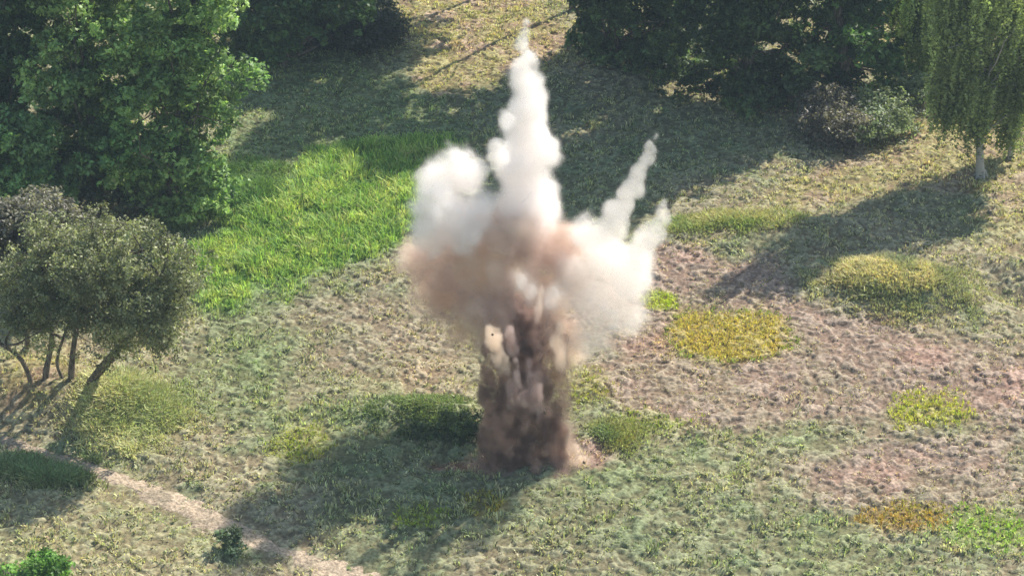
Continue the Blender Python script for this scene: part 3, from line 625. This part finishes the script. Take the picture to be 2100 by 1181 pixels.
def chain(keys, n, dy, jit=.28, sq=1.0):
    """overlapping puffs of uneven size strung along a drifting jet; keys: (u, v, radius, strength)"""
    K = np.array(keys, float); t = np.linspace(0, len(K)-1, n); out = []
    for q in t:
        u, v, r, st = [np.interp(q, range(len(K)), K[:, k]) for k in range(4)]
        r2 = r*rng.uniform(.72, 1.08)
        out.append(pf(u+rng.normal(0, jit)*r, v+rng.normal(0, jit*.6)*r, r2, r2*rng.uniform(.9, 1.3)*sq, dy+rng.normal(0, .25)*r/50, st))
    return out
smoke('smoke_jet', chain([(1083, 48, 14, .5), (1080, 110, 22, .7), (1081, 150, 32, 1), (1086, 205, 36, 1), (1080, 245, 44, 1), (1088, 300, 42, 1), (1070, 340, 50, 1), (1062, 390, 60, 1), (1070, 450, 68, 1)], 24, 4.9, .2)+[pf(1036, 246, 19, 24, 2.4), pf(1022, 320, 26, 30, 2.4), pf(1108, 285, 20, 40, 2.3)],
      .085, V_WHITE, S_WHITE, ex, .35, 1.3, .6, 2.0, .45, 1, 'tallest white smoke jet')
smoke('smoke_jet', [pf(905, 375, 58, 52, 4.4), pf(945, 360, 52, 46, 4.6), pf(935, 322, 34, 26, 4.2, .5), pf(978, 350, 26, 34, 4.2, .6), pf(900, 430, 62, 60, 3.6), pf(945, 455, 75, 60, 3.6), pf(880, 470, 50, 60, 3.6, .8), pf(985, 430, 40, 60, 3.7, .8)],
      .09, V_WHITE, S_WHITE, ex, .4, 1.2, .9, 1.8, .6, 2, 'broad white smoke head on the left')
smoke('smoke_jet', chain([(1343, 280, 9, .5), (1328, 320, 16, .8), (1308, 365, 22, 1), (1285, 405, 27, 1), (1262, 440, 32, 1), (1240, 485, 42, 1)], 15, 2, .22)+[pf(1205, 475, 40, 38, 2.4, .6)],
      .075, V_WHITE2, S_WHITE, ex, .3, 1.3, .5, 1.8, .4, 3, 'thin slanting smoke jet on the right')
smoke('smoke_jet', chain([(1358, 420, 13, .5), (1348, 455, 22, .7), (1328, 495, 36, .8), (1300, 550, 48, .9)], 9, 2, .22),
      .075, V_WHITE2, S_WHITE, ex, .3, 1.3, .5, 1.8, .4, 4, 'short smoke finger at the far right')
smoke('smoke_puff', [pf(1235, 530, 62, 60, 3.4), pf(1280, 585, 62, 60, 3.6, .8), pf(1215, 610, 72, 62, 2.9), pf(1270, 645, 62, 45, 3.2, .8), pf(1215, 690, 66, 44, 2.6, .6), pf(1175, 570, 50, 64, 3.0), pf(1320, 530, 36, 44, 3.4, .6), pf(1180, 480, 40, 30, 3.6, .5)],
      .1, V_WHITE2, S_WHITE, ex, .5, .9, .8, 1.5, .6, 5, 'white smoke bank on the right of the cloud')
smoke('dust_cloud', [pf(1055, 488, 84, 60, 3.9), pf(1000, 478, 50, 40, 3.7), pf(960, 525, 95, 74, 4.3), pf(868, 540, 66, 62, 4.5, .7), pf(1138, 515, 72, 66, 3.9), pf(1000, 610, 112, 80, 3.9), pf(912, 600, 80, 68, 4.5, .8), pf(1092, 620, 90, 74, 3.7), pf(1050, 680, 76, 54, 3.5), pf(950, 675, 60, 48, 3.9, .6), pf(1125, 690, 62, 54, 3.1), pf(1000, 705, 54, 44, 2.9, .6), pf(1165, 580, 50, 60, 3.3, .7), pf(1095, 540, 40, 40, 2.8, .8), pf(1030, 560, 44, 44, 2.8, .8), pf(1175, 720, 40, 60, 3.4, .5)],
      .08, V_TAN, S_TAN, ex, .6, .8, 1.1, 1.3, .75, 6, 'tan and mauve dust head of the cloud')
smoke('smoke_puff', [pf(1062, 578, 30, 32, 1.6, .7), pf(1085, 600, 28, 34, 1.6, .7)], .09, V_WHITE2, S_WHITE, ex, .4, 1.0, .6, 1.3, .9, 7)
smoke('smoke_puff', [pf(1135, 615, 32, 36, 1.6, .7)], .09, V_WHITE2, S_WHITE, ex, .4, 1.0, .6, 1.3, .9, 8)
zb = gz(CB[0], CB[1])
def jet(keys, n=9, dy=0.0):              # upright ragged spout, keys (u, v, radius, strength)
    K = np.array(keys, float); t = np.linspace(0, len(K)-1, n); out = []
    for q in t:
        u, v, r, st = [np.interp(q, range(len(K)), K[:, k]) for k in range(4)]
        out.append(pf(1076+(u-1076)*.96+rng.normal(0, .18)*r, v, r*rng.uniform(.8, 1.12), r*rng.uniform(1.4, 2.2), dy+max(0, 985-v)/300*1.0+rng.normal(0, .1), st))
    return out
smoke('dust_column', jet([(1000, 725, 12, .5), (1004, 800, 20, 1), (1008, 900, 24, 1), (1014, 985, 24, 1)], 9)+jet([(1034, 712, 18, .6), (1036, 780, 26, 1), (1040, 880, 32, 1), (1042, 985, 34, 1)], 9)
      + jet([(1070, 640, 22, .5), (1082, 690, 30, .8), (1080, 760, 34, 1), (1078, 860, 34, 1), (1080, 985, 36, 1)], 9, .3)+jet([(1108, 730, 20, .9), (1112, 860, 24, 1), (1116, 985, 28, 1)], 7)+jet([(1136, 835, 12, .6), (1142, 890, 22, .9), (1150, 980, 24, 1)], 7),
      .052, V_BROWN, S_BROWN, ex, .5, 2.0, 1.2, 3.0, .45, 9, 'dark brown column of thrown earth', stretch=.6)
smoke('dust_column', jet([(1132, 660, 14, .6), (1140, 720, 26, .8), (1150, 790, 28, .8), (1156, 860, 26, .8), (1166, 930, 22, .8)], 9, .5),
      .06, V_RUST, S_BROWN, ex, .35, 2.2, 1.2, 3.5, .7, 17, 'rusty brown veil on the right side of the column', stretch=.4)
smoke('dust_cloud', [pf(1050, 650, 64, 52, 2.2, .8), pf(1090, 700, 58, 60, 2.0, .9), pf(1000, 640, 56, 44, 2.3, .7), pf(1120, 660, 40, 50, 2.1, .7), pf(1020, 720, 40, 50, 1.9, .6), pf(960, 610, 40, 40, 2.6, .5), pf(1150, 760, 34, 60, 2.0, .5)], .07, V_DUSK, S_TAN, ex, .5, 1.3, 1.0, 2.0, .8, 22, 'dusky mauve dust where the column opens into the cloud')
smoke('dust_skirt', [pf(1080, 975, 110, 14, -.3, .7), pf(1010, 968, 50, 16, -.2, .7), pf(1150, 965, 50, 18, -.2, .8), pf(1210, 955, 30, 12, 0, .6), pf(975, 950, 26, 12, 0, .6)], .06, V_RUST, S_BROWN, ex, .3, 2.2, .7, 3.2, .7, 21, 'low brown dust rolling around the foot of the column')
smoke('dust_jet', [pf(1003, 678, 13, 16, -.6), pf(1013, 698, 18, 30, -.6), pf(1026, 728, 16, 26, -.6), pf(1035, 755, 12, 20, -.5, .7)], .045, V_PALE, S_TAN, ex, .3, 2.6, 1.0, 3.5, .5, 10, 'pale sandy spurt at the upper left of the column', stretch=.6)
smoke('dust_jet', [pf(1044, 680, 11, 18, -.2, .7), pf(1050, 710, 13, 30, -.2, .7)], .06, V_MAUVE, S_TAN, ex, .2, 2, .6, 3, .5, 11, stretch=.6)
smoke('dust_jet', [pf(1147, 672, 11, 20, 0, 1), pf(1142, 700, 14, 28, 0, 1), pf(1150, 735, 16, 36, 0, 1)], .06, V_PALE, S_TAN, ex, .2, 2, .4, 3, .8, 12, stretch=.6)
smoke('dust_jet', [pf(1108, 600, 9, 30, -.8, 1), pf(1104, 640, 13, 32, -.6, 1)], .06, V_TAN, S_TAN, ex, .2, 2, .5, 3, .8, 13)
smoke('dust_jet', [pf(1087, 745, 11, 18, -1, .8), pf(1092, 775, 14, 24, -1, .8), pf(1096, 805, 20, 30, -1.1, .8), pf(1075, 815, 16, 22, -1.1, .8), pf(1105, 835, 14, 30, -1.1, .6)], .05, V_MAUVE, S_BROWN, ex, .35, 2.4, 1.1, 3, .8, 14, 'grey finger of dust in the middle of the column', stretch=.5)
smoke('dust_jet', [pf(1056, 745, 9, 16, -.9, .8), pf(1060, 775, 13, 30, -.9, .8), pf(1050, 810, 18, 34, -.9, .7)], .05, V_MAUVE, S_BROWN, ex, .35, 2.4, 1.1, 3, .8, 15, stretch=.5)
smoke('dust_skirt', [pf(1175, 925, 24, 24, .2, .8), pf(1182, 942, 34, 13, 0, .8), pf(1165, 895, 18, 40, .2, .7)], .06, V_PALE, S_TAN, ex, .3, 1.5, .6, 2.4, .8, 16, 'pale dust at the right foot of the column')

# thrown clods
import bmesh
CLODS = [(1118, 845, .07, 'pale lumpy clod caught in the right side of the dust column'), (1010, 686, .045, 'dark tiny clod over the pale sandy spurt')]
_c = [(1192, 872, .045), (1206, 905, .04), (972, 905, .04), (1198, 948, .06), (1225, 952, .045), (968, 945, .06), (980, 955, .05), (1186, 836, .03), (1212, 925, .035), (990, 936, .05), (1240, 940, .04), (955, 938, .045)]
_l = ['small clod in the air right of the column, level with the weeds behind', 'small clod just above the pale dust skirt', 'small clod left of the column over the dark bank', 'largest clod lying right of the crater', 'clod outermost but one right of the crater',
      'largest clod lying left of the column foot', 'clod touching the left foot of the column', 'tiny clod highest beside the right edge of the column', 'tiny clod right of the pale dust skirt', 'clod hiding in the dark left foot of the column', 'outermost clod right of the crater', 'outermost clod left of the column']
CLODS += [(u, v, r_, l_) for (u, v, r_), l_ in zip(_c, _l)]
for u, v, r_, lab in CLODS:
    bm = bmesh.new(); bmesh.ops.create_icosphere(bm, subdivisions=3, radius=r_)
    for q in bm.verts: q.co *= 1+.45*(vn(np.array(q.co.x*30+5), np.array(q.co.y*30+q.co.z*20), 1.0, 3)-.5)
    me = bpy.data.meshes.new('dirt_clod'); bm.to_mesh(me); bm.free(); me.materials.append(M_CLOD)
    o = bpy.data.objects.new('dirt_clod', me); COL.objects.link(o); o.location = up(Y0-2.2, u, v); tag(o, lab, 'clod', 'clods of earth thrown up by the blast')

# ------------------------------------------------------------------ the air
hz = bpy.data.materials.new('haze_air'); hz.use_nodes = True; t = hz.node_tree; t.nodes.clear()
o_ = N(t, 'ShaderNodeOutputMaterial'); v_ = N(t, 'ShaderNodeVolumePrincipled'); v_.inputs['Density'].default_value = .00028; v_.inputs['Color'].default_value = (.60, .78, 1, 1)
t.links.new(v_.outputs[0], o_.inputs['Volume'])
bm = bmesh.new(); bmesh.ops.create_cube(bm, size=1, matrix=Matrix.Translation((0, 0, 22.5)) @ Matrix.Diagonal((900, 900, 49, 1)))
me = bpy.data.meshes.new('haze'); bm.to_mesh(me); bm.free(); me.materials.append(hz)
o = bpy.data.objects.new('haze', me); COL.objects.link(o); tag(o, kind='stuff')
